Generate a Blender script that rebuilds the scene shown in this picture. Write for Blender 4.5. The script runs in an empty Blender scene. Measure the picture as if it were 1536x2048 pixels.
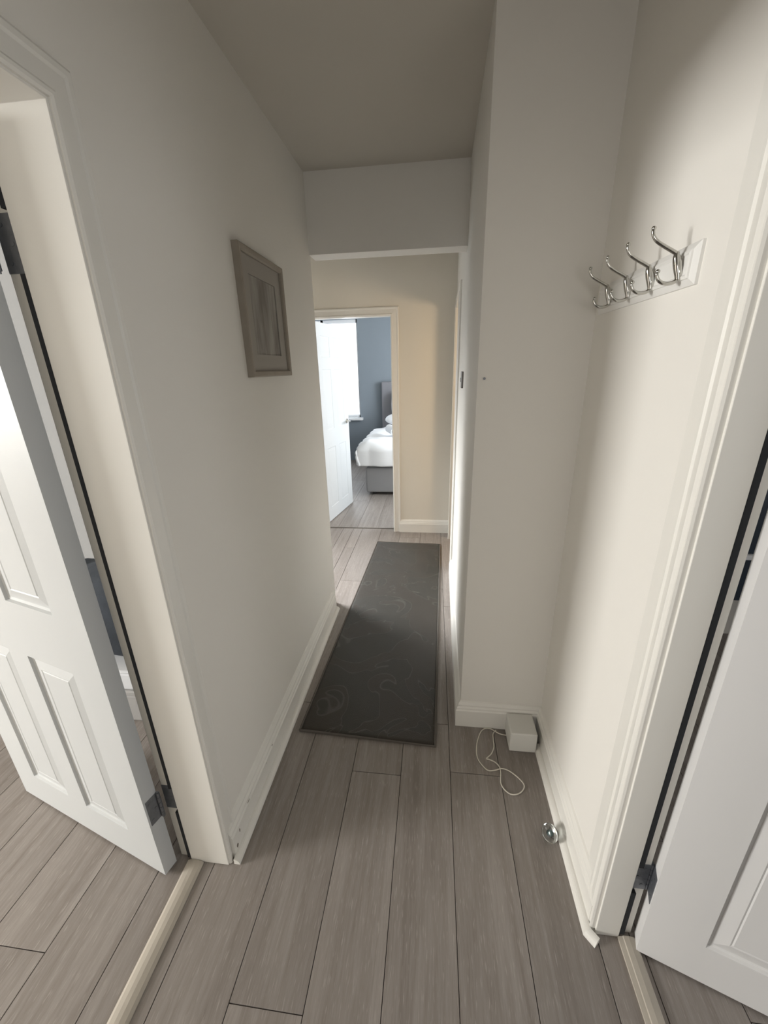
import bpy, bmesh, math, random
from mathutils import Vector, Matrix
S = bpy.context.scene
COL = S.collection
random.seed(4)

# ------------------------------------------------------------------ camera
cam = bpy.data.objects.new('camera', bpy.data.cameras.new('camera'))
COL.objects.link(cam)
cam.data.sensor_fit = 'VERTICAL'; cam.data.sensor_height = 24.0
cam.data.lens = 802.1 / 2048 * 24.0
cam.data.clip_start = 0.02
Rm = [[0.99290434, 0.01684216, -0.11771709],
      [0.11649071, -0.33665816, 0.93439349],
      [-0.02389321, -0.9414763, -0.3362313]]
M = Matrix([[Rm[i][0], -Rm[i][1], -Rm[i][2]] for i in range(3)])
cam.matrix_world = Matrix.Translation((0, 0, 1.55)) @ M.to_4x4()
S.camera = cam

# ------------------------------------------------------------------ world, light, exposure
S.view_settings.view_transform = 'Standard'; S.view_settings.look = 'None'
S.view_settings.exposure = 0.1; S.view_settings.gamma = 1.0
S.view_settings.use_curve_mapping = False
w = bpy.data.worlds.new('overcast_sky'); S.world = w; w.use_nodes = True
w.node_tree.nodes['Background'].inputs[0].default_value = (0.86, 0.93, 1.0, 1)
w.node_tree.nodes['Background'].inputs[1].default_value = 2.0

def area(name, loc, direction, sx, sy, power, col, spread=180):
    l = bpy.data.lights.new(name, 'AREA'); l.shape = 'RECTANGLE'
    l.size = sx; l.size_y = sy; l.energy = power; l.color = col
    l.spread = math.radians(spread)
    o = bpy.data.objects.new(name, l); COL.objects.link(o)
    o.location = loc
    d = Vector(direction).normalized()
    o.rotation_euler = d.to_track_quat('-Z', 'Y').to_euler()
    return o
# daylight at the inferred windows of the rooms around the hall, plus added rear fill
area('daylight_left_room', (-6.46, -1.20, 1.85), (1, 0.1, -0.03), 1.30, 1.10, 318, (1.0, 0.99, 0.965))
area('daylight_right_room', (2.96, -0.45, 1.45), (-1, 0.05, 0), 1.3, 1.3, 12, (1.0, 0.975, 0.945))
area('daylight_side_landing', (-2.15, 3.20, 1.35), (1.9, -0.75, -1.35), 0.8, 1.1, 21, (0.96, 0.98, 1.0), 75)
area('daylight_bedroom', (1.56, 5.0, 1.55), (-1, 0, 0), 1.5, 1.3, 100, (0.88, 0.94, 1.0))
area('daylight_bedroom_back', (-1.85, 7.06, 1.50), (0, -1, 0), 1.1, 1.4, 22, (0.88, 0.94, 1.0))
area('rear_fill', (-0.08, -3.40, 1.20), (0, 1, 0), 0.9, 1.0, 3.8, (1.0, 0.975, 0.945), 80)  # added fill behind the camera, lifts the beam and cross wall; no window there

# ------------------------------------------------------------------ materials
def mat(name, base, rough=0.6, metallic=0.0, bump=0.0, bscale=60, spec=0.5, coat=0, trans=0, ior=1.45,
        var=0.0, vscale=3.0, sheen=0.0):
    m = bpy.data.materials.new(name); m.use_nodes = True
    nt = m.node_tree; b = nt.nodes['Principled BSDF']
    b.inputs['Base Color'].default_value = (*base, 1)
    b.inputs['Roughness'].default_value = rough
    b.inputs['Metallic'].default_value = metallic
    b.inputs['Specular IOR Level'].default_value = spec
    b.inputs['Coat Weight'].default_value = coat
    b.inputs['Transmission Weight'].default_value = trans
    b.inputs['IOR'].default_value = ior
    b.inputs['Sheen Weight'].default_value = sheen
    tc = nt.nodes.new('ShaderNodeTexCoord')
    if bump:
        n = nt.nodes.new('ShaderNodeTexNoise'); n.inputs['Scale'].default_value = bscale
        n.inputs['Detail'].default_value = 3
        bp = nt.nodes.new('ShaderNodeBump'); bp.inputs['Strength'].default_value = bump
        bp.inputs['Distance'].default_value = 0.002
        nt.links.new(tc.outputs['Object'], n.inputs['Vector'])
        nt.links.new(n.outputs['Fac'], bp.inputs['Height'])
        nt.links.new(bp.outputs['Normal'], b.inputs['Normal'])
    if var:
        n2 = nt.nodes.new('ShaderNodeTexNoise'); n2.inputs['Scale'].default_value = vscale
        n2.inputs['Detail'].default_value = 4
        mx = nt.nodes.new('ShaderNodeMix'); mx.data_type = 'RGBA'
        mx.inputs['A'].default_value = (*[c * (1 - var) for c in base], 1)
        mx.inputs['B'].default_value = (*[min(1, c * (1 + var)) for c in base], 1)
        nt.links.new(tc.outputs['Object'], n2.inputs['Vector'])
        nt.links.new(n2.outputs['Fac'], mx.inputs['Factor'])
        nt.links.new(mx.outputs['Result'], b.inputs['Base Color'])
    return m

M_wall = mat('warm_white_wall_paint', (0.80, 0.775, 0.725), 0.75, bump=0.12, bscale=90, spec=0.25, var=0.012, vscale=2)
M_greyw = mat('shade_grey_wall', (0.33, 0.335, 0.34), 0.8, bump=0.1, bscale=90, spec=0.2)  # shade put into the colour, darkens the overlit wall in the left gap
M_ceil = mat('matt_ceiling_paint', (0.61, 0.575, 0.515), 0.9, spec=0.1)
M_trim = mat('white_gloss_woodwork', (0.79, 0.77, 0.72), 0.38, spec=0.45, bump=0.08, bscale=25, var=0.02, vscale=7)
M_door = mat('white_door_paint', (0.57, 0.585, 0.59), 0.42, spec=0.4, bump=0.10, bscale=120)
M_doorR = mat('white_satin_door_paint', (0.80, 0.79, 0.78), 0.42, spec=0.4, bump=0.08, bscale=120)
M_seal = mat('black_draught_seal', (0.012, 0.014, 0.018), 0.7)
M_steel = mat('dull_grey_steel', (0.20, 0.21, 0.23), 0.45, metallic=0.7, bump=0.3, bscale=200, var=0.25, vscale=60)
M_chrome = mat('polished_chrome', (0.50, 0.49, 0.46), 0.10, metallic=1.0)
M_blue = mat('blue_grey_wall_paint', (0.24, 0.275, 0.31), 0.8, spec=0.2, bump=0.1)
M_far = mat('cream_wall_paint', (0.74, 0.70, 0.62), 0.75, bump=0.1, bscale=90, spec=0.25)
M_white = mat('white_cotton', (0.80, 0.81, 0.83), 0.85, spec=0.1, bump=0.3, bscale=40)
M_bedgrey = mat('grey_bed_fabric', (0.30, 0.30, 0.31), 0.9, bump=0.4, bscale=300, sheen=0.2)
M_headgrey = mat('grey_headboard_fabric', (0.23, 0.23, 0.25), 0.9, bump=0.4, bscale=300)
M_box = mat('white_plastic', (0.72, 0.71, 0.67), 0.45, spec=0.4)
M_cable = mat('white_cable_rubber', (0.72, 0.68, 0.60), 0.45)
M_board = mat('white_painted_rack', (0.80, 0.79, 0.76), 0.3, spec=0.5, coat=0.2)
M_frame = mat('pale_taupe_wood', (0.30, 0.265, 0.22), 0.55, var=0.12, vscale=20)
M_mount = mat('off_white_mount_card', (0.36, 0.335, 0.30), 0.9)
M_strip = mat('beige_threshold_wood', (0.50, 0.455, 0.39), 0.4, bump=0.2, bscale=60, var=0.1, vscale=14)
M_dark = mat('dark_gap', (0.03, 0.03, 0.03), 0.9)
M_glass = mat('clear_glass', (0.94, 0.98, 0.98), 0.02, trans=1.0, ior=1.5)
M_pane = mat('window_glass', (1, 1, 1), 0.0, trans=1.0, ior=1.1)
M_navy = mat('navy_lacquer', (0.022, 0.035, 0.055), 0.4)
M_slate = mat('slate_patterned_cloth', (0.055, 0.065, 0.08), 0.9, bump=0.4, bscale=80, var=0.6, vscale=9)
M_brown = mat('grey_brown_cloth', (0.13, 0.115, 0.10), 0.9, bump=0.3, bscale=90)
M_lgrey = mat('pale_grey_plastic', (0.42, 0.41, 0.40), 0.6)
M_switch = mat('brushed_nickel_plate', (0.16, 0.15, 0.14), 0.4, metallic=0.8)
M_chip = mat('chipped_bare_wood', (0.20, 0.17, 0.14), 0.9, var=0.4, vscale=90)
M_sub = mat('dark_floor_joint_board', (0.05, 0.042, 0.036), 0.9)  # dark board that shows in the joints between planks

def art_material():
    m = mat('faded_print', (0.45, 0.42, 0.38), 0.85)
    nt = m.node_tree; b = nt.nodes['Principled BSDF']
    tc = nt.nodes.new('ShaderNodeTexCoord'); mp = nt.nodes.new('ShaderNodeMapping')
    mp.inputs['Scale'].default_value = (1, 16, 3)
    n = nt.nodes.new('ShaderNodeTexNoise'); n.inputs['Scale'].default_value = 1.6; n.inputs['Detail'].default_value = 4
    r = nt.nodes.new('ShaderNodeValToRGB')
    r.color_ramp.elements[0].position = 0.35; r.color_ramp.elements[0].color = (0.22, 0.20, 0.18, 1)
    r.color_ramp.elements[1].position = 0.66; r.color_ramp.elements[1].color = (0.37, 0.35, 0.32, 1)
    nt.links.new(tc.outputs['Object'], mp.inputs['Vector']); nt.links.new(mp.outputs[0], n.inputs['Vector'])
    nt.links.new(n.outputs['Fac'], r.inputs[0]); nt.links.new(r.outputs[0], b.inputs['Base Color'])
    return m
M_art = art_material()

def plank_material(name, c0, c1, warm):
    m = bpy.data.materials.new(name); m.use_nodes = True
    nt = m.node_tree; L = nt.links; b = nt.nodes['Principled BSDF']
    N = nt.nodes.new
    tc = N('ShaderNodeTexCoord'); geo = N('ShaderNodeNewGeometry')
    off = N('ShaderNodeVectorMath'); off.operation = 'SCALE'
    comb = N('ShaderNodeCombineXYZ')
    L.new(geo.outputs['Random Per Island'], comb.inputs[0]); L.new(geo.outputs['Random Per Island'], comb.inputs[1])
    off.inputs['Scale'].default_value = 37.0
    L.new(comb.outputs[0], off.inputs[0])
    add = N('ShaderNodeVectorMath'); add.operation = 'ADD'
    L.new(tc.outputs['Object'], add.inputs[0]); L.new(off.outputs[0], add.inputs[1])
    mp = N('ShaderNodeMapping'); mp.inputs['Scale'].default_value = (1.0, 0.055, 1.0)
    L.new(add.outputs[0], mp.inputs['Vector'])
    g1 = N('ShaderNodeTexNoise'); g1.inputs['Scale'].default_value = 120; g1.inputs['Detail'].default_value = 6
    g1.inputs['Roughness'].default_value = 0.7; g1.inputs['Distortion'].default_value = 0.6
    L.new(mp.outputs[0], g1.inputs['Vector'])
    g2 = N('ShaderNodeTexNoise'); g2.inputs['Scale'].default_value = 16; g2.inputs['Detail'].default_value = 3
    g2.inputs['Distortion'].default_value = 1.5
    L.new(mp.outputs[0], g2.inputs['Vector'])
    g3 = N('ShaderNodeTexNoise'); g3.inputs['Scale'].default_value = 260; g3.inputs['Detail'].default_value = 2
    mp3 = N('ShaderNodeMapping'); mp3.inputs['Scale'].default_value = (1.0, 0.09, 1.0)
    L.new(add.outputs[0], mp3.inputs['Vector']); L.new(mp3.outputs[0], g3.inputs['Vector'])
    r1 = N('ShaderNodeValToRGB'); r1.color_ramp.elements[0].position = 0.37; r1.color_ramp.elements[1].position = 0.64
    r1.color_ramp.elements[0].color = (*c0, 1); r1.color_ramp.elements[1].color = (*c1, 1)
    mxf = N('ShaderNodeMath'); mxf.operation = 'MULTIPLY_ADD'; mxf.inputs[1].default_value = 0.45
    m2 = N('ShaderNodeMath'); m2.operation = 'MULTIPLY'; m2.inputs[1].default_value = 0.55
    L.new(g2.outputs['Fac'], m2.inputs[0]); L.new(g1.outputs['Fac'], mxf.inputs[0]); L.new(m2.outputs[0], mxf.inputs[2])
    L.new(mxf.outputs[0], r1.inputs[0])
    # pale limed streaks in the grain
    r3 = N('ShaderNodeValToRGB'); r3.color_ramp.elements[0].position = 0.59; r3.color_ramp.elements[1].position = 0.72
    r3.color_ramp.elements[0].color = (0, 0, 0, 1); r3.color_ramp.elements[1].color = (0.62, 0.62, 0.62, 1)
    L.new(g3.outputs['Fac'], r3.inputs[0])
    mx = N('ShaderNodeMix'); mx.data_type = 'RGBA'
    L.new(r3.outputs[0], mx.inputs['Factor']); L.new(r1.outputs[0], mx.inputs['A'])
    mx.inputs['B'].default_value = (*[min(1, c * 1.3) for c in c1], 1)
    hv = N('ShaderNodeHueSaturation'); L.new(mx.outputs['Result'], hv.inputs['Color'])
    mr = N('ShaderNodeMapRange'); mr.inputs['To Min'].default_value = 0.93; mr.inputs['To Max'].default_value = 1.08
    L.new(geo.outputs['Random Per Island'], mr.inputs['Value']); L.new(mr.outputs[0], hv.inputs['Value'])
    L.new(hv.outputs[0], b.inputs['Base Color'])
    b.inputs['Roughness'].default_value = 0.5; b.inputs['Specular IOR Level'].default_value = 0.4
    bp = N('ShaderNodeBump'); bp.inputs['Strength'].default_value = 0.25; bp.inputs['Distance'].default_value = 0.001
    L.new(g1.outputs['Fac'], bp.inputs['Height']); L.new(bp.outputs['Normal'], b.inputs['Normal'])
    return m
M_plank = plank_material('grey_brown_laminate_plank', (0.222, 0.193, 0.172), (0.325, 0.292, 0.268), 0)

def rug_material():
    m = bpy.data.materials.new('dark_grey_rug_pile'); m.use_nodes = True
    nt = m.node_tree; L = nt.links; b = nt.nodes['Principled BSDF']; N = nt.nodes.new
    tc = N('ShaderNodeTexCoord')
    n = N('ShaderNodeTexNoise'); n.inputs['Scale'].default_value = 2.6; n.inputs['Detail'].default_value = 2
    n.inputs['Distortion'].default_value = 2.2
    L.new(tc.outputs['Object'], n.inputs['Vector'])
    r = N('ShaderNodeValToRGB'); cr = r.color_ramp
    cr.elements[0].position = 0.0; cr.elements[0].color = (0.032, 0.024, 0.016, 1)
    cr.elements[1].position = 1.0; cr.elements[1].color = (0.036, 0.029, 0.021, 1)
    for p, c in ((0.495, (0.033, 0.026, 0.018, 1)), (0.505, (0.075, 0.069, 0.058, 1)), (0.515, (0.027, 0.024, 0.017, 1))):
        e = cr.elements.new(p); e.color = c
    L.new(n.outputs['Fac'], r.inputs[0]); L.new(r.outputs[0], b.inputs['Base Color'])
    n2 = N('ShaderNodeTexNoise'); n2.inputs['Scale'].default_value = 420; n2.inputs['Detail'].default_value = 2
    L.new(tc.outputs['Object'], n2.inputs['Vector'])
    bp = N('ShaderNodeBump'); bp.inputs['Strength'].default_value = 0.7; bp.inputs['Distance'].default_value = 0.003
    L.new(n2.outputs['Fac'], bp.inputs['Height']); L.new(bp.outputs['Normal'], b.inputs['Normal'])
    b.inputs['Roughness'].default_value = 0.42; b.inputs['Specular IOR Level'].default_value = 0.45
    b.inputs['Sheen Weight'].default_value = 0.12; b.inputs['Sheen Roughness'].default_value = 0.4
    return m
M_rug = rug_material()

# ------------------------------------------------------------------ mesh helpers
class MB:
    def __init__(s): s.bm = bmesh.new()
    def box(s, a, b, mtx=None):
        x0, y0, z0 = a; x1, y1, z1 = b
        vs = [s.bm.verts.new((mtx @ Vector(p)) if mtx else p) for p in
              ((x0, y0, z0), (x1, y0, z0), (x1, y1, z0), (x0, y1, z0), (x0, y0, z1), (x1, y0, z1), (x1, y1, z1), (x0, y1, z1))]
        for f in ((0, 3, 2, 1), (4, 5, 6, 7), (0, 1, 5, 4), (1, 2, 6, 5), (2, 3, 7, 6), (3, 0, 4, 7)):
            s.bm.faces.new([vs[i] for i in f])
        return s
    def sweep(s, path, prof, fn, caps=True):
        """path: 2D points; prof: (offset to the left of the path, second coordinate); fn(x, y, b) -> point"""
        n = len(path); rings = []
        P = [Vector(p) for p in path]
        for i in range(n):
            d0 = (P[i] - P[i - 1]).normalized() if i else (P[1] - P[0]).normalized()
            d1 = (P[i + 1] - P[i]).normalized() if i < n - 1 else d0
            n0 = Vector((-d0.y, d0.x)); n1 = Vector((-d1.y, d1.x))
            m = (n0 + n1); m = m / max(1e-6, m.dot(n0))
            rings.append([s.bm.verts.new(fn(P[i].x + m.x * a, P[i].y + m.y * a, b)) for a, b in prof])
        k = len(prof)
        for i in range(n - 1):
            for j in range(k):
                s.bm.faces.new((rings[i][j], rings[i][(j + 1) % k], rings[i + 1][(j + 1) % k], rings[i + 1][j]))
        if caps:
            s.bm.faces.new(rings[0][::-1]); s.bm.faces.new(rings[-1])
        return s
    def tube(s, pts, rad, seg=10, caps=True):
        P = [Vector(p) for p in pts]; n = len(P); rings = []
        rad = rad if isinstance(rad, (list, tuple)) else [rad] * n
        up = Vector((0.13, 0.21, 0.97))
        for i in range(n):
            t = (P[min(i + 1, n - 1)] - P[max(i - 1, 0)]).normalized()
            u = up - t * up.dot(t)
            if u.length < 1e-3: u = Vector((1, 0, 0)) - t * t.x
            u.normalize(); v = t.cross(u); up = u
            rings.append([s.bm.verts.new(P[i] + (u * math.cos(2 * math.pi * j / seg) + v * math.sin(2 * math.pi * j / seg)) * rad[i]) for j in range(seg)])
        for i in range(n - 1):
            for j in range(seg):
                s.bm.faces.new((rings[i][j], rings[i][(j + 1) % seg], rings[i + 1][(j + 1) % seg], rings[i + 1][j]))
        if caps:
            s.bm.faces.new(rings[0][::-1]); s.bm.faces.new(rings[-1])
        return s
    def lathe(s, prof, mtx, seg=28):
        rings = [[s.bm.verts.new(mtx @ Vector((r * math.cos(2 * math.pi * j / seg), r * math.sin(2 * math.pi * j / seg), z))) for j in range(seg)] for r, z in prof]
        for i in range(len(prof) - 1):
            for j in range(seg):
                s.bm.faces.new((rings[i][j], rings[i][(j + 1) % seg], rings[i + 1][(j + 1) % seg], rings[i + 1][j]))
        s.bm.faces.new(rings[0][::-1]); s.bm.faces.new(rings[-1])
        return s
    def grid(s, nx, ny, fn):
        v = [[s.bm.verts.new(fn(i / nx, j / ny)) for j in range(ny + 1)] for i in range(nx + 1)]
        for i in range(nx):
            for j in range(ny):
                s.bm.faces.new((v[i][j], v[i + 1][j], v[i + 1][j + 1], v[i][j + 1]))
        return s
    def build(s, name, m, parent=None, smooth=False, bevel=0, kind=None, bseg=2, loc=None, normals=True):
        if normals: bmesh.ops.recalc_face_normals(s.bm, faces=s.bm.faces)
        me = bpy.data.meshes.new(name); s.bm.to_mesh(me); s.bm.free()
        me.materials.append(m)
        if smooth: me.polygons.foreach_set('use_smooth', [True] * len(me.polygons))
        o = bpy.data.objects.new(name, me); COL.objects.link(o)
        if parent: o.parent = parent
        if loc: o.location = loc
        if bevel:
            bv = o.modifiers.new('bevel', 'BEVEL'); bv.width = bevel; bv.segments = bseg; bv.limit_method = 'ANGLE'
            bv.angle_limit = math.radians(40)
        if kind: o['kind'] = kind
        return o

def tag(o, label, cat, group=None):
    o['label'] = label; o['category'] = cat
    if group: o['group'] = group
    return o
def empty(name, loc=(0, 0, 0), kind=None):
    o = bpy.data.objects.new(name, None); COL.objects.link(o); o.location = loc
    o.empty_display_size = 0.1
    if kind: o['kind'] = kind
    return o
def smooth_path(pts, sub=6):
    P = [Vector(p) for p in pts]; out = []
    for i in range(len(P) - 1):
        p0 = P[max(i - 1, 0)]; p1 = P[i]; p2 = P[i + 1]; p3 = P[min(i + 2, len(P) - 1)]
        for k in range(sub):
            t = k / sub
            out.append(0.5 * ((2 * p1) + (-p0 + p2) * t + (2 * p0 - 5 * p1 + 4 * p2 - p3) * t * t + (-p0 + 3 * p1 - 3 * p2 + p3) * t ** 3))
    out.append(P[-1]); return out

# ------------------------------------------------------------------ key planes of the place
XL, XLr = -0.662, -0.83        # hall face and room face of the left wall
XR, XRr = 0.497, 0.590         # hall face and room face of the right wall (near)
CH = 2.48                      # ceiling height
YC = 1.45                      # cross wall facing the camera
XN0, XN1 = 0.146, 0.168        # narrow right wall, near and far end
YLe = 2.40                     # left wall far end
YF = 3.74                      # far wall
ZD = 1.99                      # door opening height
LY0, LY1 = 0.02, 0.795         # left door opening
RY0, RY1 = -0.03, 0.742        # right door opening
T = 0.03                       # lining thickness

# ------------------------------------------------------------------ structure: walls
def nx(y): return XN0 + (XN1 - XN0) * (y - YC) / (3.0 - YC)
m = MB()
m.box((XLr, LY1 + T, 0), (XL, YLe, CH))
m.box((XLr, LY0 - T, ZD + T), (XL, LY1 + T, CH))
m.box((XLr, -3.5, 0), (XL, LY0 - T, CH))
m.build('wall_left', M_wall, kind='structure')
m = MB()
m.box((XR, RY1 + T, 0), (XRr, YC + 0.1, CH))
m.box((XR, RY0 - T, ZD + T), (XRr, RY1 + T, CH))
m.box((XR, -3.5, 0), (XRr, RY0 - T, CH))
m.build('wall_right', M_wall, kind='structure')
D4a, D4b = 2.95, 3.57          # opening in the narrow right wall
m = MB()
def prism(mb, pts, z0, z1):
    a = [mb.bm.verts.new((x, y, z0)) for x, y in pts]; b = [mb.bm.verts.new((x, y, z1)) for x, y in pts]
    n = len(pts)
    mb.bm.faces.new(a[::-1]); mb.bm.faces.new(b)
    for i in range(n): mb.bm.faces.new((a[i], a[(i + 1) % n], b[(i + 1) % n], b[i]))
prism(m, [(XN0, YC), (XR, YC), (XR, YC + 0.1), (XN0 + 0.11, YC + 0.1), (nx(D4a - T) + 0.11, D4a - T), (nx(D4a - T), D4a - T)], 0, CH)
prism(m, [(nx(D4a - T), D4a - T), (nx(D4a) + 0.11, D4a - T), (nx(3.6) + 0.11, D4b + T), (nx(3.6), D4b + T)], ZD + T, CH)
prism(m, [(nx(3.6), D4b + T), (nx(3.6) + 0.11, D4b + T), (nx(YF) + 0.11, YF), (nx(YF), YF)], 0, CH)
m.build('wall_right_far', M_wall, kind='structure')
FX0, FX1 = -1.13, -0.375       # bedroom door opening
m = MB()
m.box((FX1 + T, YF, 0), (1.7, YF + 0.12, CH))
m.box((FX0 - T, YF, ZD + T - 0.02), (FX1 + T, YF + 0.12, CH))
m.box((-2.7, YF, 0), (FX0 - T, YF + 0.12, CH))
m.build('wall_back', M_far, kind='structure')
# beam over the hall where the left wall stops
MB().box((XL, YLe - 0.02, 2.122), (nx(YLe) + 0.002, YLe + 0.10, CH)).build('trim_1', M_wall, kind='structure')
# left recess of the landing
m = MB()
m.box((-2.3, YLe - 0.13, 0), (XLr, YLe, CH))
m.box((-2.3, YLe, 0), (-2.2, 2.65, CH)); m.box((-2.3, 3.55, 0), (-2.2, YF, CH))
m.box((-2.3, 2.65, 0), (-2.2, 3.55, 0.75)); m.box((-2.3, 2.65, 1.95), (-2.2, 3.55, CH))
m.build('wall_landing', M_wall, kind='structure')
# behind the camera
MB().box((XLr, -3.6, 0), (XRr, -3.5, CH)).build('wall_rear', M_wall, kind='structure')
# left room shell
m = MB()
m.box((-6.6, -2.4, 0), (-6.5, -1.88, CH)); m.box((-6.6, -0.52, 0), (-6.5, 2.27, CH))
m.box((-6.6, -1.88, 0), (-6.5, -0.52, 1.28)); m.box((-6.6, -1.88, 2.42), (-6.5, -0.52, CH))
m.box((-6.6, -2.5, 0), (XLr, -2.4, CH))
m.build('wall_left_room', M_wall, kind='structure')
MB().box((-6.6, 2.16, 0), (XLr, 2.26, CH)).build('wall_left_room_back', M_greyw, kind='structure')
# right room shell
m = MB()
m.box((3.0, -2.4, 0), (3.1, -1.13, CH)); m.box((3.0, 0.23, 0), (3.1, 2.3, CH))
m.box((3.0, -1.13, 0), (3.1, 0.23, 0.8)); m.box((3.0, -1.13, 2.12), (3.1, 0.23, CH))
m.box((XRr, -2.5, 0), (3.1, -2.4, CH)); m.box((0.28, 2.25, 0), (3.1, 2.35, CH))
m.build('wall_right_room', M_wall, kind='structure')
# warm side room behind the narrow wall
m = MB()
m.box((1.7, 2.35, 0), (1.8, YF + 0.12, CH))
m.build('wall_side_room', M_wall, kind='structure')
# bedroom shell
m = MB()
BW0, BW1, BZ0, BZ1 = -2.42, -1.26, 0.76, 2.32
m.box((-2.7, 7.08, 0), (BW0, 7.2, CH)); m.box((BW1, 7.08, 0), (1.7, 7.2, CH))
m.box((BW0, 7.08, 0), (BW1, 7.2, BZ0)); m.box((BW0, 7.08, BZ1), (BW1, 7.2, CH))
m.box((1.6, YF + 0.12, 0), (1.7, 7.08, CH)); m.box((-2.7, YF + 0.12, 0), (-2.6, 7.08, CH))
m.build('wall_bedroom', M_blue, kind='structure')
# ceiling
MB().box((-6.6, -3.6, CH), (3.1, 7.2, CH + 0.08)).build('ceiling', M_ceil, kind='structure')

# ------------------------------------------------------------------ floor: planks run along Y
def planks(name, x0, x1, y0, y1, seams0, joints, z=0.0, length=1.21):
    mb = MB()
    mb.box((x0, y0, z - 0.04), (x1, y1, z - 0.004))
    base = mb.build(name, M_sub, kind='structure')
    pm = MB(); g = 0.0011
    k = math.floor((x0 - seams0) / 0.199)
    x = seams0 + k * 0.199
    while x < x1:
        a, b = max(x, x0), min(x + 0.199, x1)
        if b - a > 0.01:
            key = round((x - seams0) / 0.199)
            j = joints.get(key, (random.random() * 1.2))
            y = j - math.ceil((j - y0) / length) * length
            while y < y1:
                ya, yb = max(y, y0), min(y + length, y1)
                if yb - ya > 0.005: pm.box((a + g, ya + g, z - 0.008), (b - g, yb - g, z))
                y += length
        x += 0.199
    p = pm.build('planks', M_plank, parent=base, bevel=0.0006, bseg=1)
    return base
s0 = -0.305
planks('floor', XLr + 0.035, 0.585, -3.6, 3.80, s0,
       {-1: 0.50, 0: 1.165, 1: 0.22, 2: 1.20, 3: 0.28, -2: 1.5, -3: 0.9})
planks('floor_left_room', -6.6, XLr + 0.035, -2.5, 2.4, -0.878, {-1: 0.28, -2: 0.535, -3: 1.35, -4: 1.6, 0: 0.2})
planks('floor_right_room', 0.585, 3.1, -2.5, 2.35, 0.610, {})
planks('floor_landing', -2.3, XLr + 0.035, 2.4, 3.80, s0, {})
planks('floor_side_room', 0.585, 1.8, 2.35, 3.80, s0, {})
planks('floor_bedroom', -2.7, 1.7, 3.80, 7.2, -0.37, {})
MB().box((FX0, 3.795, 0.0), (FX1, 3.812, 0.004)).build('trim_2', M_brown, kind='structure')

# ------------------------------------------------------------------ skirting boards with quadrant bead
SK = [(0.0, 0.0), (0.022, 0.0), (0.022, 0.088), (0.018, 0.094), (0.018, 0.100), (0.013, 0.108), (0.013, 0.114), (0.006, 0.126), (0.0, 0.130)]
SKL = [(0.0, 0.0), (0.026, 0.0), (0.026, 0.090), (0.021, 0.096), (0.021, 0.103), (0.014, 0.112), (0.014, 0.119), (0.006, 0.134), (0.0, 0.138)]
def bead_prof(d, r=0.021): return [(d, 0)] + [(d + r * math.cos(a), r * math.sin(a)) for a in [i * math.pi / 12 for i in range(7)]]
flo = lambda x, y, b: (x, y, b + 0.0005)
# path directions keep the room on the left-hand side
lp = [(XLr, YLe), (XL, YLe), (XL, 0.872)]      # going -Y: left normal is +X
sk = MB().sweep([(XL, YLe - 0.08), (XL, 0.818)], SKL, flo).build('baseboard_left', M_trim, kind='structure')
MB().sweep([(XL, YLe - 0.08), (XL, 0.80)], bead_prof(0.026), flo).build('bead', M_trim, parent=sk)
ch = MB()
for y, z, l, w_ in ((0.942, 0.098, 0.016, 0.0035), (1.168, 0.100, 0.012, 0.0025), (1.10, 0.085, 0.005, 0.003), (0.862, 0.070, 0.006, 0.014), (0.835, 0.035, 0.010, 0.018), (0.828, 0.013, 0.008, 0.010)):
    n_ = 7; c_ = []
    for k in range(n_):
        a = 2 * math.pi * k / n_; q_ = 0.6 + 0.5 * random.random()
        c_.append((y + math.cos(a) * l * q_ / 1.6, z + math.sin(a) * w_ * q_ / 1.6))
    lo = [ch.bm.verts.new((XL + 0.0255, a, b)) for a, b in c_]; hi = [ch.bm.verts.new((XL + 0.0266, a, b)) for a, b in c_]
    ch.bm.faces.new(lo[::-1]); ch.bm.faces.new(hi)
    for k in range(n_): ch.bm.faces.new((lo[k], lo[(k + 1) % n_], hi[(k + 1) % n_], hi[k]))
ch.build('paint_chips', M_chip, parent=sk)
sk = MB().sweep([(XR, 0.762), (XR, YC), (XN0, YC), (nx(2.90), 2.90)], SK, flo).build('baseboard_right', M_trim, kind='structure')
MB().sweep([(XR + 0.012, 0.738), (XR, 0.752), (XR, YC - 0.10)], bead_prof(0.022), flo).build('bead', M_trim, parent=sk)
sk = MB().sweep([(nx(YF), YF), (FX1 + 0.06, YF)], SK, flo).build('baseboard_back', M_trim, kind='structure')

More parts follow.
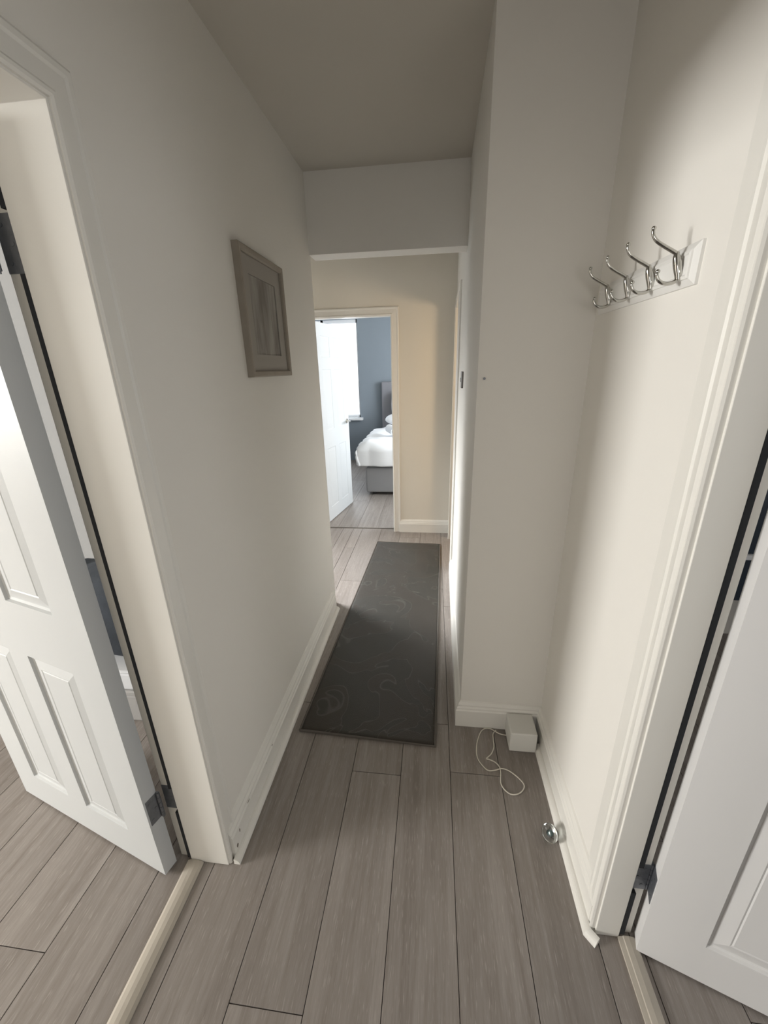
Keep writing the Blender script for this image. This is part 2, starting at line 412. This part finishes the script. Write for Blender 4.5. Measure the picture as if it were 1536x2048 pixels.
# ------------------------------------------------------------------ door frames
ARCH = [(0.004, 0.0), (0.004, 0.014), (0.008, 0.018), (0.014, 0.018), (0.020, 0.013), (0.052, 0.010), (0.057, 0.013), (0.066, 0.013), (0.072, 0.009), (0.072, 0.0)]
ARCHR = [(0.005, 0.0), (0.005, 0.018), (0.007, 0.023), (0.011, 0.023), (0.014, 0.019), (0.026, 0.022), (0.052, 0.014), (0.057, 0.017), (0.066, 0.016), (0.070, 0.007), (0.118, 0.004), (0.120, 0.0)]
def door_frame(door, y0, y1, zt, xh, sgn, depth, reb, arch, arch_room=True, edge=0.006, hinge=None, seal=0.008, edge_col=None):
    """opening along Y between y0 and y1; xh is the hall face; sgn +1: room lies at +X"""
    # path going up the y1 jamb, across, down the y0 jamb; 'outward from opening' must be the left normal
    path = [(y1, 0.001), (y1, zt), (y0, zt), (y0, 0.001)]
    # in (y,z) coordinates going up: left normal is -y, so outward is negative offset
    out = lambda a: -a
    prof = [(out(0.0), -edge), (out(0.0), depth), (out(0.013), depth), (out(0.013), depth + reb), (out(0.03), depth + reb), (out(0.03), -edge)]
    fn = lambda y, z, b: (xh + sgn * b, y, z)
    MB().sweep(path, prof, fn).build('lining', M_trim, parent=door, bevel=0.0012)
    MB().sweep(path, [(out(a), b) for a, b in arch], lambda y, z, b: (xh - sgn * b, y, z)).build('architrave', M_trim, parent=door)
    if arch_room:
        MB().sweep(path, [(out(a + 0.03), b) for a, b in ARCH], lambda y, z, b: (xh + sgn * (depth + reb + b), y, z)).build('architrave', M_trim, parent=door)
    # black draught seal tucked in the rebate corner, cut away at the hinges
    sb_ = MB()
    sy = lambda a: y1 + a
    zz = [0.014] + [v for z in hinge for v in (z - 0.003, z + 0.103)] + [zt]
    for k in range(0, len(zz), 2):
        xs = sorted((xh + sgn * (depth + 0.0005), xh + sgn * (depth + seal)))
        sb_.box((xs[0], y1 + 0.0005, zz[k]), (xs[1], y1 + 0.0125, zz[k + 1]))
    sb_.sweep([(y1, zt), (y0, zt), (y0, 0.05)], [(out(0.0005), depth + 0.0005), (out(0.0005), depth + seal), (out(0.0125), depth + seal), (out(0.0125), depth + 0.0005)], fn)
    sb_.build('seal_strip', M_seal, parent=door)

def leaf_mesh(W=0.762, H=1.965, TH=0.044, relief=1.0):
    """hinge edge at s=0, visible face y=0, thickness to +y, bottom z=0"""
    mb = MB(); bm = mb.bm
    cx = [0, 0.129, 0.337, 0.433, 0.636, W]; cz = [0, 0.142, 0.775, 0.962, 1.55, 1.66, 1.85, H]
    pc = {1, 3}; pz = {1, 3, 5}
    RG = [(0.0, 0.0), (0.003, 0.007), (0.010, 0.009), (0.014, 0.0085), (0.040, 0.003), (0.044, 0.0045), (0.047, 0.003)]
    for side, yo, sg in ((0, 0.0, 1), (1, TH, -1)):
        cache = {}
        def V(x, y, z):
            k = (round(x, 5), round(y, 5), round(z, 5))
            if k not in cache: cache[k] = bm.verts.new(k)
            return cache[k]
        for i in range(5):
            for j in range(7):
                x0, x1, z0, z1 = cx[i], cx[i + 1], cz[j], cz[j + 1]
                if i in pc and j in pz:
                    prev = None
                    for ins, dep in RG:
                        dep *= relief
                        r = [V(x0 + ins, yo + sg * dep, z0 + ins), V(x1 - ins, yo + sg * dep, z0 + ins), V(x1 - ins, yo + sg * dep, z1 - ins), V(x0 + ins, yo + sg * dep, z1 - ins)]
                        if prev:
                            for k in range(4): bm.faces.new((prev[k], prev[(k + 1) % 4], r[(k + 1) % 4], r[k]))
                        prev = r
                    bm.faces.new(prev)
                else:
                    bm.faces.new([V(x0, yo, z0), V(x1, yo, z0), V(x1, yo, z1), V(x0, yo, z1)])
    def q(*p): bm.faces.new([bm.verts.new(v) for v in p])
    q((0, 0, 0), (0, TH, 0), (0, TH, H), (0, 0, H)); q((W, 0, 0), (W, TH, 0), (W, TH, H), (W, 0, H))
    q((0, 0, 0), (W, 0, 0), (W, TH, 0), (0, TH, 0)); q((0, 0, H), (W, 0, H), (W, TH, H), (0, TH, H))
    bmesh.ops.remove_doubles(bm, verts=bm.verts, dist=0.00002)
    return mb
def leaf_matrix(P, dirv, away):
    d = Vector((dirv[0], dirv[1], 0)).normalized(); a = Vector((away[0], away[1], 0)).normalized()
    a = (a - d * a.dot(d)).normalized()
    return Matrix(((d.x, a.x, 0, P[0]), (d.y, a.y, 0, P[1]), (0, 0, 1, P[2]), (0, 0, 0, 1)))

def hinge(door, P, dirv, away, xr, yr, z, sgn):
    """butt hinge: one flap on the leaf's edge, one flap on the lining rebate, knuckle between"""
    e = empty('hinge'); e.parent = door
    d = Vector((dirv[0], dirv[1], 0)).normalized(); a = Vector((away[0], away[1], 0)).normalized()
    mx = leaf_matrix((P[0], P[1], 0), dirv, away)
    MB().box((-0.0016, 0.006, z), (0.0004, 0.044, z + 0.1), mx).build('leaf_flap', M_steel, parent=e, bevel=0.0006)
    MB().box((xr - sgn * (0.044 if sgn < 0 else 0.037), yr - 0.0016, z), (xr + sgn * 0.000, yr + 0.0004, z + 0.1)).build('lining_flap', M_steel, parent=e, bevel=0.0006)
    k = Vector((P[0], P[1], 0)) + a * 0.044 - d * 0.006
    kb = MB()
    for i in range(5):
        kb.tube([(k.x, k.y, z + i * 0.02 + 0.0008), (k.x, k.y, z + (i + 1) * 0.02 - 0.0008)], 0.0052, 12)
    kb.tube([(k.x, k.y, z - 0.004), (k.x, k.y, z + 0.104)], 0.0032, 10)
    kb.build('knuckle', M_steel, parent=e)
    sc = MB()
    for dz in (0.018, 0.05, 0.082):
        c = mx @ Vector((-0.0016, 0.015 + (0.016 if dz == 0.05 else 0), z + dz))
        n = -d
        sc.tube([c, c + n * 0.0010], 0.0042, 12)
        c2 = Vector((xr - sgn * (0.012 + (0.014 if dz == 0.05 else 0)), yr - 0.0016, z + dz))
        sc.tube([c2, c2 + Vector((0, -0.0010, 0))], 0.0042, 12)
    sc.build('screws', M_steel, parent=e)
    return e

# left door
door1 = empty('door_1', (0, 0, 0), 'structure')
door_frame(door1, LY0, LY1, ZD, XL, -1, 0.123, 0.045, ARCH, edge=0.009, seal=0.011, hinge=(0.236, 1.742))
dL = (-0.9627, 0.2706); aL = (0.2706, 0.9627); PL = (-0.843, 0.742)
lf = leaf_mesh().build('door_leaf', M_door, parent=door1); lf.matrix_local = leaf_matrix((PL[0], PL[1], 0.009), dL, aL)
for z in (0.236, 1.742): hinge(door1, PL, dL, aL, XLr, LY1 + 0.013, z, -1)
MB().sweep([(XLr + 0.062, LY0 + 0.001), (XLr + 0.062, LY1 - 0.002)],
           [(-0.028, 0.0), (-0.028, 0.004), (-0.020, 0.009), (-0.006, 0.012), (0.006, 0.012), (0.020, 0.009), (0.028, 0.004), (0.028, 0.0)],
           lambda x, y, b: (x, y, b)).build('threshold_strip', M_strip, parent=door1)
# right door
door2 = empty('door_2', (0, 0, 0), 'structure')
door_frame(door2, RY0, RY1, ZD, XR, 1, 0.055, 0.038, ARCHR, edge=0.009, seal=0.013, hinge=(0.205, 1.742))
dR = (0.9440, -0.3299); aR = (0.3299, 0.9440); PR = (0.586, 0.715)
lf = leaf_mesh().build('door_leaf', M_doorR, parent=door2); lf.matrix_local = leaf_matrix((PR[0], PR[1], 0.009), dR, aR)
for z in (0.205, 1.742): hinge(door2, PR, dR, aR, XRr, RY1 + 0.013, z, 1)
MB().sweep([(0.573, RY0 + 0.001), (0.573, RY1 - 0.0005)],
           [(-0.024, 0.0), (-0.024, 0.006), (-0.019, 0.010), (-0.004, 0.013), (0.010, 0.012), (0.012, 0.009), (0.024, 0.007), (0.024, 0.0)],
           lambda x, y, b: (x, y, b)).build('threshold_strip', M_strip, parent=door2)
# bedroom door, frame along X
door3 = empty('door_3', (0, 0, 0), 'structure')
pth = [(FX1, 0.001), (FX1, ZD - 0.02), (FX0, ZD - 0.02), (FX0, 0.001)]
MB().sweep(pth, [(0.0, -0.004), (0.0, 0.075), (-0.012, 0.075), (-0.012, 0.124), (-0.03, 0.124), (-0.03, -0.004)], lambda x, z, b: (x, YF + b, z)).build('lining', M_trim, parent=door3, bevel=0.001)
MB().sweep(pth, [(-a, b) for a, b in ARCH], lambda x, z, b: (x, YF - b, z)).build('architrave', M_trim, parent=door3)
d3 = (0.166, 0.986); a3 = (-0.986, 0.166)
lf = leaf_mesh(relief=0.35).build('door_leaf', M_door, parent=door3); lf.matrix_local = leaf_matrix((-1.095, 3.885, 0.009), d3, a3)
mx3 = leaf_matrix((-1.095, 3.885, 0.0), d3, a3)
hb = MB()
hb.lathe([(0.026, 0), (0.026, 0.006), (0.010, 0.008), (0.010, 0.040), (0.0, 0.0405)], mx3 @ Matrix.Translation((0.70, 0, 1.0)) @ Matrix.Rotation(math.pi / 2, 4, 'X'))
hb.tube([mx3 @ Vector(p) for p in ((0.705, -0.042, 1.0), (0.68, -0.048, 1.0), (0.62, -0.050, 1.003), (0.585, -0.046, 0.998))], [0.010, 0.009, 0.007, 0.006], 12)
hb.build('lever_handle', M_chrome, parent=door3, smooth=True)
# doorway of the warm side room
door4 = empty('door_4', (0, 0, 0), 'structure')
p4 = [(D4b, 0.001), (D4b, ZD), (D4a, ZD), (D4a, 0.001)]
xm = nx(3.26)
MB().sweep(p4, [(0, -0.006), (0, 0.07), (-0.012, 0.07), (-0.012, 0.118), (-0.03, 0.118), (-0.03, -0.006)], lambda y, z, b: (nx(y) + b, y, z)).build('lining', M_trim, parent=door4)
MB().sweep(p4, [(-a, b) for a, b in ARCH], lambda y, z, b: (nx(y) - b, y, z)).build('architrave', M_trim, parent=door4)
# ------------------------------------------------------------------ bedroom window
win = empty('window_1', (0, 0, 0), 'structure')
pw = [(BW1, BZ0), (BW1, BZ1), (BW0, BZ1), (BW0, BZ0)]
fr = MB()
for a, b in (((BW0, 7.1, BZ0), (BW0 + 0.05, 7.16, BZ1)), ((BW1 - 0.02, 7.1, BZ0), (BW1, 7.16, BZ1)), ((BW0, 7.1, BZ1 - 0.05), (BW1, 7.16, BZ1)), ((BW0, 7.1, BZ0), (BW1, 7.16, BZ0 + 0.04)), ((-1.87, 7.1, BZ0), (-1.83, 7.16, BZ1))):
    fr.box(a, b)
fr.build('window_frame', M_white, parent=win)
MB().box((BW0, 7.125, BZ0), (BW1, 7.13, BZ1)).build('pane', M_pane, parent=win)
MB().box((BW0 - 0.04, 7.00, BZ0 - 0.045), (BW1 + 0.045, 7.12, BZ0 - 0.004)).build('window_sill', M_white, parent=win, bevel=0.004)

# ------------------------------------------------------------------ rug
rc = [(-0.580, 1.332), (0.032, 1.306), (0.083, 3.43), (-0.502, 3.45)]
def rugpt(u, v, z):
    a = Vector(rc[0]).lerp(Vector(rc[1]), u); b = Vector(rc[3]).lerp(Vector(rc[2]), u)
    p = a.lerp(b, v); return Vector((p.x, p.y, z))
rb = MB(); nu, nv = 24, 84
rnd = random.Random(7)
def top(u, v):
    e = min(u, 1 - u, v * 3.4, (1 - v) * 3.4)
    z = 0.010 * min(1, (max(e, 0) / 0.02)) ** 0.5 + 0.002
    z += 0.0010 * math.sin(u * 9 + v * 21) * math.sin(v * 33 + u * 4) * (1 if e > 0.03 else 0)
    return rugpt(u, v, z)
us = [0, .004, .015] + [0.03 + 0.94 * i / nu for i in range(nu + 1)] + [.985, .996, 1]
vs_ = [0, .0015, .005] + [0.01 + 0.98 * i / nv for i in range(nv + 1)] + [.995, .9985, 1]
g = [[rb.bm.verts.new(top(u, v)) for v in vs_] for u in us]
for i in range(len(us) - 1):
    for j in range(len(vs_) - 1):
        rb.bm.faces.new((g[i][j], g[i + 1][j], g[i + 1][j + 1], g[i][j + 1]))
gb = [[rb.bm.verts.new(rugpt(u, v, 0.0005)) for v in (0, 1)] for u in (0, 1)]
rb.bm.faces.new((gb[0][0], gb[0][1], gb[1][1], gb[1][0]))
rug = rb.build('runner_rug', M_rug, smooth=True)
tag(rug, 'long dark grey runner rug with faint swirling lines on the hall floor', 'rug')
eb = MB().tube([rugpt(u, v, 0.006) for u, v in ((0, 0), (1, 0), (1, 1), (0, 1), (0, 0))], 0.0055, 8)
eb.build('bound_edge', M_brown, parent=rug)

# ------------------------------------------------------------------ coat rack on the right wall
rack = empty('coat_rack', (XR, 1.18, 1.689))
bm_ = MB()
yb0, yb1, zb0, zb1 = 0.932, 1.412, 1.688, 1.763
# stepped, chamfered board built as nested rings from the wall outwards
rings = [(0.0, 0.0), (0.0, 0.006), (0.012, 0.0125), (0.013, 0.0155), (0.018, 0.0170), (0.021, 0.0150), (0.024, 0.0150)]
prev = None; first = None
for ins, dx in rings:
    r = [bm_.bm.verts.new((-dx, a, b)) for a, b in ((yb0 + ins - 1.18, zb0 + ins - 1.689), (yb1 - ins - 1.18, zb0 + ins - 1.689), (yb1 - ins - 1.18, zb1 - ins - 1.689), (yb0 + ins - 1.18, zb1 - ins - 1.689))]
    if prev:
        for k in range(4): bm_.bm.faces.new((prev[k], prev[(k + 1) % 4], r[(k + 1) % 4], r[k]))
    else: first = r
    prev = r
bm_.bm.faces.new(prev); bm_.bm.faces.new(first[::-1])
bm_.build('board', M_board, parent=rack)
def hook_mesh(y):
    hb = MB(); o = Vector((XR, 1.18, 1.689))
    def W(x, z): return Vector((x, y, z)) - o
    zc = 1.689
    # flattened stem standing on the board with the two arms growing out of it
    stem = smooth_path([W(0.4785, 1.7005), W(0.4765, 1.712), W(0.472, 1.726), W(0.468, 1.740), W(0.4675, 1.749)], 4)
    n = len(stem)
    hb.tube(stem, [0.0044 + 0.0020 * math.sin(math.pi * i / (n - 1)) for i in range(n)], 12)
    up = smooth_path([W(0.469, 1.747), W(0.458, 1.7535), W(0.442, 1.762), W(0.428, 1.7705), W(0.4200, 1.779), W(0.4172, 1.787), W(0.4175, 1.793)], 5)
    hb.tube(up, [0.0040 - 0.0010 * i / len(up) for i in range(len(up))], 12)
    lo = smooth_path([W(0.478, 1.7035), W(0.471, 1.6985), W(0.460, 1.6965), W(0.449, 1.6990), W(0.441, 1.7055), W(0.4375, 1.714), W(0.4385, 1.719)], 5)
    hb.tube(lo, [0.0040 - 0.0010 * i / len(lo) for i in range(len(lo))], 12)
    for c, r in ((up[-1], 0.0042), (lo[-1], 0.0042), (W(0.4678, 1.7485), 0.0044)):
        bmesh.ops.create_uvsphere(hb.bm, u_segments=14, v_segments=9, radius=r, matrix=Matrix.Translation(c))
    # mounting pad against the board
    hb.tube([W(0.4805, 1.704), W(0.4780, 1.715), W(0.4740, 1.730), W(0.4695, 1.745)], [0.0044, 0.0066, 0.0066, 0.0046], 12)
    return hb
for y in (0.969, 1.078, 1.189, 1.305):
    hook_mesh(y).build('hook', M_chrome, parent=rack, smooth=True)
tag(rack, 'white board with four chrome double hooks on the right wall', 'coat rack')

# ------------------------------------------------------------------ framed picture on the left wall
pic = empty('framed_picture', (XL, 1.65, 1.53))
fy0, fy1, fz0, fz1 = 1.452 - 1.65, 1.862 - 1.65, 0.002, 0.425
fp = [(0.0, 0.0), (0.0, 0.022), (0.004, 0.025), (0.018, 0.023), (0.022, 0.018), (0.022, 0.0)]
pm = MB(); n = 4
loop = [(fy0, fz0), (fy0, fz1), (fy1, fz1), (fy1, fz0)]
rr = []
for (a, d) in fp:
    rr.append([pm.bm.verts.new((d, y, z)) for y, z in ((fy0 + a, fz0 + a), (fy0 + a, fz1 - a), (fy1 - a, fz1 - a), (fy1 - a, fz0 + a))])
for i in range(len(fp) - 1):
    for k in range(4): pm.bm.faces.new((rr[i][k], rr[i][(k + 1) % 4], rr[i + 1][(k + 1) % 4], rr[i + 1][k]))
pm.build('frame', M_frame, parent=pic)
mt = MB(); ins = 0.06
a0, a1, b0, b1 = fy0 + 0.02, fy1 - 0.02, fz0 + 0.02, fz1 - 0.02
A0, A1, B0, B1 = a0 + ins, a1 - ins, b0 + ins, b1 - ins
for (p, q_) in (((a0, b0), (a1, B0)), ((a0, B1), (a1, b1)), ((a0, B0), (A0, B1)), ((A1, B0), (a1, B1))):
    mt.box((0.008, p[0], p[1]), (0.012, q_[0], q_[1]))
mt.build('mount', M_mount, parent=pic)
MB().box((0.004, A0 - 0.01, B0 - 0.01), (0.0075, A1 + 0.01, B1 + 0.01)).build('print', M_art, parent=pic)
MB().box((0.001, fy0 + 0.015, fz0 + 0.015), (0.0038, fy1 - 0.015, fz1 - 0.015)).build('backing_board', M_brown, parent=pic)
tag(pic, 'taupe framed faded picture hanging on the left wall', 'picture')

# ------------------------------------------------------------------ white box in the corner, cable, door stop, nail, switch
bx = MB().box((-0.055, -0.055, 0), (0.055, 0.055, 0.098)).build('plastic_box', M_box, bevel=0.005, bseg=3, loc=(0.4005, 1.374, 0.0005))
MB().box((0.0405, 1.374 - 0.0555, 0.03), (0.041, 1.374 - 0.055, 0.031))
tag(bx, 'small white square plastic box on the floor in the right corner', 'box')
pxs = [(0.352, 1.395), (0.318, 1.400), (0.276, 1.425), (0.240, 1.408), (0.213, 1.340), (0.208, 1.275), (0.228, 1.235), (0.247, 1.2185),
       (0.275, 1.2225), (0.303, 1.232), (0.334, 1.222), (0.368, 1.190), (0.377, 1.165), (0.357, 1.138), (0.326, 1.128), (0.303, 1.140),
       (0.289, 1.168), (0.294, 1.212), (0.293, 1.240), (0.279, 1.258), (0.257, 1.268), (0.246, 1.272), (0.268, 1.295), (0.283, 1.328), (0.286, 1.365), (0.290, 1.398), (0.305, 1.418)]
cb = MB().tube(smooth_path([(x, y, 0.0032 + (0.004 if i in (17,) else 0)) for i, (x, y) in enumerate(pxs)], 6), 0.0023, 8)
cab = cb.build('power_cable', M_cable, smooth=True)
tag(cab, 'thin white cable looping over the floor beside the white box', 'cable')
ds = empty('door_stop', (0.423, 0.985, 0))
rx = Matrix.Translation((0, 0, 0.030)) @ Matrix.Rotation(math.radians(-62), 4, 'Y') @ Matrix.Rotation(math.radians(25), 4, 'X')
gp = [(0.012, -0.020), (0.020, -0.017), (0.0265, -0.010), (0.029, 0.0), (0.0265, 0.009), (0.018, 0.015), (0.010, 0.0165)]
gl = MB().lathe(gp, rx, 32).build('glass_knob', M_glass, parent=ds, smooth=True)
MB().lathe([(0.009, -0.034), (0.011, -0.024), (0.013, -0.0205), (0.013, -0.0202)], rx, 20).build('metal_collar', M_chrome, parent=ds, smooth=True)
MB().lathe([(0.004, -0.012), (0.008, -0.007), (0.009, -0.001), (0.005, 0.004), (0.003, 0.005)], rx, 16).build('inner_spindle', mat('teal_tinted_metal', (0.08, 0.13, 0.14), 0.2, metallic=0.8), parent=gl, smooth=True)
tag(ds, 'round clear glass door stop with metal core against the right skirting', 'door stop')
nl = MB().tube([(0.168, YC, 1.511), (0.168, YC - 0.007, 1.511)], 0.003, 8).tube([(0.168, YC - 0.006, 1.511), (0.168, YC - 0.008, 1.511)], 0.0045, 10).build('wall_nail', M_steel)
tag(nl, 'tiny dark nail in the white wall facing the camera', 'nail')
sw = empty('light_switch', (nx(2.35), 2.35, 1.44))
MB().box((-0.011, -0.043, 0), (0.0, 0.043, 0.086)).build('plate', M_switch, parent=sw, bevel=0.003)
MB().box((-0.015, -0.008, 0.032), (-0.0112, 0.008, 0.054)).build('rocker', M_box, parent=sw, bevel=0.001)
tag(sw, 'grey metal light switch seen edge-on at the narrow right wall', 'light switch')

# ------------------------------------------------------------------ bed in the far bedroom
bed = empty('bed', (-0.15, 5.95, 0))
def L_(x, y, z): return (x + 0.15, y - 5.95, z)
MB().box(L_(-0.85, 4.96, 0.035), L_(0.55, 6.96, 0.36)).build('divan_base', M_bedgrey, parent=bed, bevel=0.02)
MB().box(L_(-0.84, 4.98, 0.361), L_(0.54, 6.95, 0.58)).build('mattress', M_white, parent=bed, bevel=0.05, bseg=4)
hd = MB().box(L_(-0.87, 6.965, 0.03), L_(0.57, 7.065, 1.345)).build('headboard', M_headgrey, parent=bed, bevel=0.02)
for x in (-0.75, 0.45):
    for y in (5.05, 6.85):
        MB().box(L_(x - 0.025, y - 0.025, 0), L_(x + 0.025, y + 0.025, 0.036)).build('leg', M_dark, parent=bed)
tag(bed, 'grey upholstered bed with tall headboard in the far bedroom', 'bed')
rn = random.Random(3)
def duv(u, v):
    # u across the bed (-0.3 .. 1.3 folded over the sides), v from foot to head
    X0, X1 = -0.86, 0.56; W = X1 - X0; ov = 0.24
    s = -ov + u * (W + 2 * ov); t = -0.25 + v * 1.75
    z = 0.655 + 0.02 * math.sin(7 * u + 5 * v) + 0.015 * math.sin(23 * u - 11 * v) + 0.01 * math.sin(31 * v + 9 * u)
    x, y = X0 + s, 4.955 + t
    k = 0.0
    if s < 0: x = X0 - 0.05 - 0.04 * abs(math.sin(v * 17)) + 0.2 * s * 0.15; z = 0.64 + s * 0.95; 
    elif s > W: x = X1 + 0.06; z = 0.64 - (s - W) * 0.95
    if t < 0:
        y = 4.925 - 0.03 * abs(math.sin(u * 19)) ; z = min(z, 0.64 + t * 1.0)
    if s < 0 and t < 0: z = 0.64 + min(s, t) * 0.98
    return Vector((x, y, max(z, 0.385 + 0.012 * math.sin(u * 40 + v * 13))))
dv = MB().grid(56, 56, duv).build('duvet', M_white, smooth=True)
so = dv.modifiers.new('thickness', 'SOLIDIFY'); so.thickness = 0.035; so.offset = 0
ss = dv.modifiers.new('soft', 'SUBSURF'); ss.levels = 1; ss.render_levels = 1
tag(dv, 'rumpled white duvet spilling over the foot of the grey bed', 'duvet')
def pillow(name, loc, size, rot, label):
    mb = MB()
    bmesh.ops.create_uvsphere(mb.bm, u_segments=28, v_segments=16, radius=1.0)
    for v in mb.bm.verts:
        x, y, z = v.co
        f = lambda t: math.copysign(abs(t) ** 0.55, t)
        v.co = Vector((f(x) * size[0] / 2, f(y) * size[1] / 2, z * size[2] / 2 * (1 - 0.35 * max(abs(x), abs(y)) ** 4)))
    o = mb.build(name, M_white, smooth=True, loc=loc); o.rotation_euler = rot
    tag(o, label, 'pillow'); return o
pillow('pillow', (-0.42, 6.44, 0.80), (0.66, 0.42, 0.15), (0.06, 0, 0.05), 'plump white pillow lying flat at the head of the bed')
pillow('pillow', (-0.38, 6.82, 1.00), (0.62, 0.46, 0.12), (1.40, 0, 0), 'white pillow standing upright against the grey headboard')
tw = MB()
sp = []
for k in range(46):
    a = k / 45 * 2 * math.pi * 2.6; r = 0.012 + 0.045 * k / 45
    sp.append((r * math.cos(a), r * math.sin(a)))
ln = 0.34
prof = [(x * 1.0, z + 0.06) for x, z in sp]
for i in range(len(prof) - 1):
    (x0, z0), (x1, z1) = prof[i], prof[i + 1]
    r0 = Vector((x0, z0 - 0.06)); th = 0.007
    q0 = r0.normalized() * (r0.length + th); r1 = Vector((x1, z1 - 0.06)); q1 = r1.normalized() * (r1.length + th)
    P8 = [(x0, z0), (x1, z1), (q1.x, q1.y + 0.06), (q0.x, q0.y + 0.06)]
    a = [tw.bm.verts.new((x, -ln / 2, z)) for x, z in P8]; b = [tw.bm.verts.new((x, ln / 2, z)) for x, z in P8]
    for f in ((0, 1, 2, 3),): tw.bm.faces.new([a[i_] for i_ in f]); tw.bm.faces.new([b[i_] for i_ in f][::-1])
    for j in range(4): tw.bm.faces.new((a[j], a[(j + 1) % 4], b[(j + 1) % 4], b[j]))
tow = tw.build('rolled_towel', M_white, smooth=False, loc=(-0.56, 5.62, 0.685)); tow.rotation_euler = (0, 0, 0.35)
bmesh_ = None
tag(tow, 'rolled white towel lying on top of the bed', 'towel')

# ------------------------------------------------------------------ things glimpsed through the gaps beside the doors
def crate(name, x0, x1, y0, y1, z0, z1, m, label, cat, bev=0.012):
    cx, cy = (x0 + x1) / 2, (y0 + y1) / 2
    e = empty(name, (cx, cy, z0))
    MB().box((x0 - cx, y0 - cy, 0), (x1 - cx, y1 - cy, (z1 - z0) * 0.84)).build('body', m, parent=e, bevel=bev)
    MB().box((x0 - cx - 0.006, y0 - cy - 0.006, (z1 - z0) * 0.84 + 0.001), (x1 - cx + 0.006, y1 - cy + 0.006, z1 - z0)).build('lid', m, parent=e, bevel=0.006)
    tag(e, label, cat); return e
crate('storage_box', -1.75, -1.25, 1.31, 1.65, 0.0, 0.185, M_lgrey, 'pale grey storage box on the floor behind the left door gap', 'box')
crate('storage_box', -1.75, -1.25, 1.31, 1.65, 0.186, 0.30, M_white, 'white storage box stacked second behind the left door gap', 'box')
sb = MB()
bmesh.ops.create_uvsphere(sb.bm, u_segments=32, v_segments=20, radius=1.0)
for v in sb.bm.verts:
    x, y, z = v.co
    f = lambda t: math.copysign(abs(t) ** 0.5, t)
    v.co = Vector((f(x) * 0.25, f(y) * 0.16, f(z) * 0.205 + 0.012 * math.sin(9 * x + 7 * z)))
bg = sb.build('fabric_bag', M_slate, smooth=True, loc=(-1.50, 1.48, 0.52))
tag(bg, 'dark slate fabric bag on top of the boxes behind the left door gap', 'bag')
cab_ = empty('navy_cabinet', (1.72, 2.09, 0.41))
MB().box((-0.42, -0.15, 0.0), (0.42, 0.15, 1.35)).build('body', M_navy, parent=cab_, bevel=0.004)
MB().box((-0.40, -0.172, 0.235), (0.40, -0.152, 0.262)).build('white_rail', M_white, parent=cab_, bevel=0.003)
for sx in (-0.36, 0.36):
    for sy in (-0.12, 0.12):
        MB().box((sx - 0.02, sy - 0.02, -0.4095), (sx + 0.02, sy + 0.02, 0.0)).build('leg', M_white, parent=cab_)
tag(cab_, 'dark navy cabinet with a white rail seen through the right door gap', 'cabinet')

# warm lamp inside the side room that spills onto the end wall
pl = bpy.data.lights.new('warm_lamp_light', 'AREA'); pl.shape = 'DISK'; pl.size = 0.35; pl.energy = 9; pl.color = (1.0, 0.74, 0.45)
po = bpy.data.objects.new('warm_lamp_light', pl); COL.objects.link(po); po.location = (0.95, 2.75, 1.75)
po.rotation_euler = (Vector((-0.1, 3.6, 0.7)) - Vector(po.location)).to_track_quat('-Z', 'Y').to_euler()
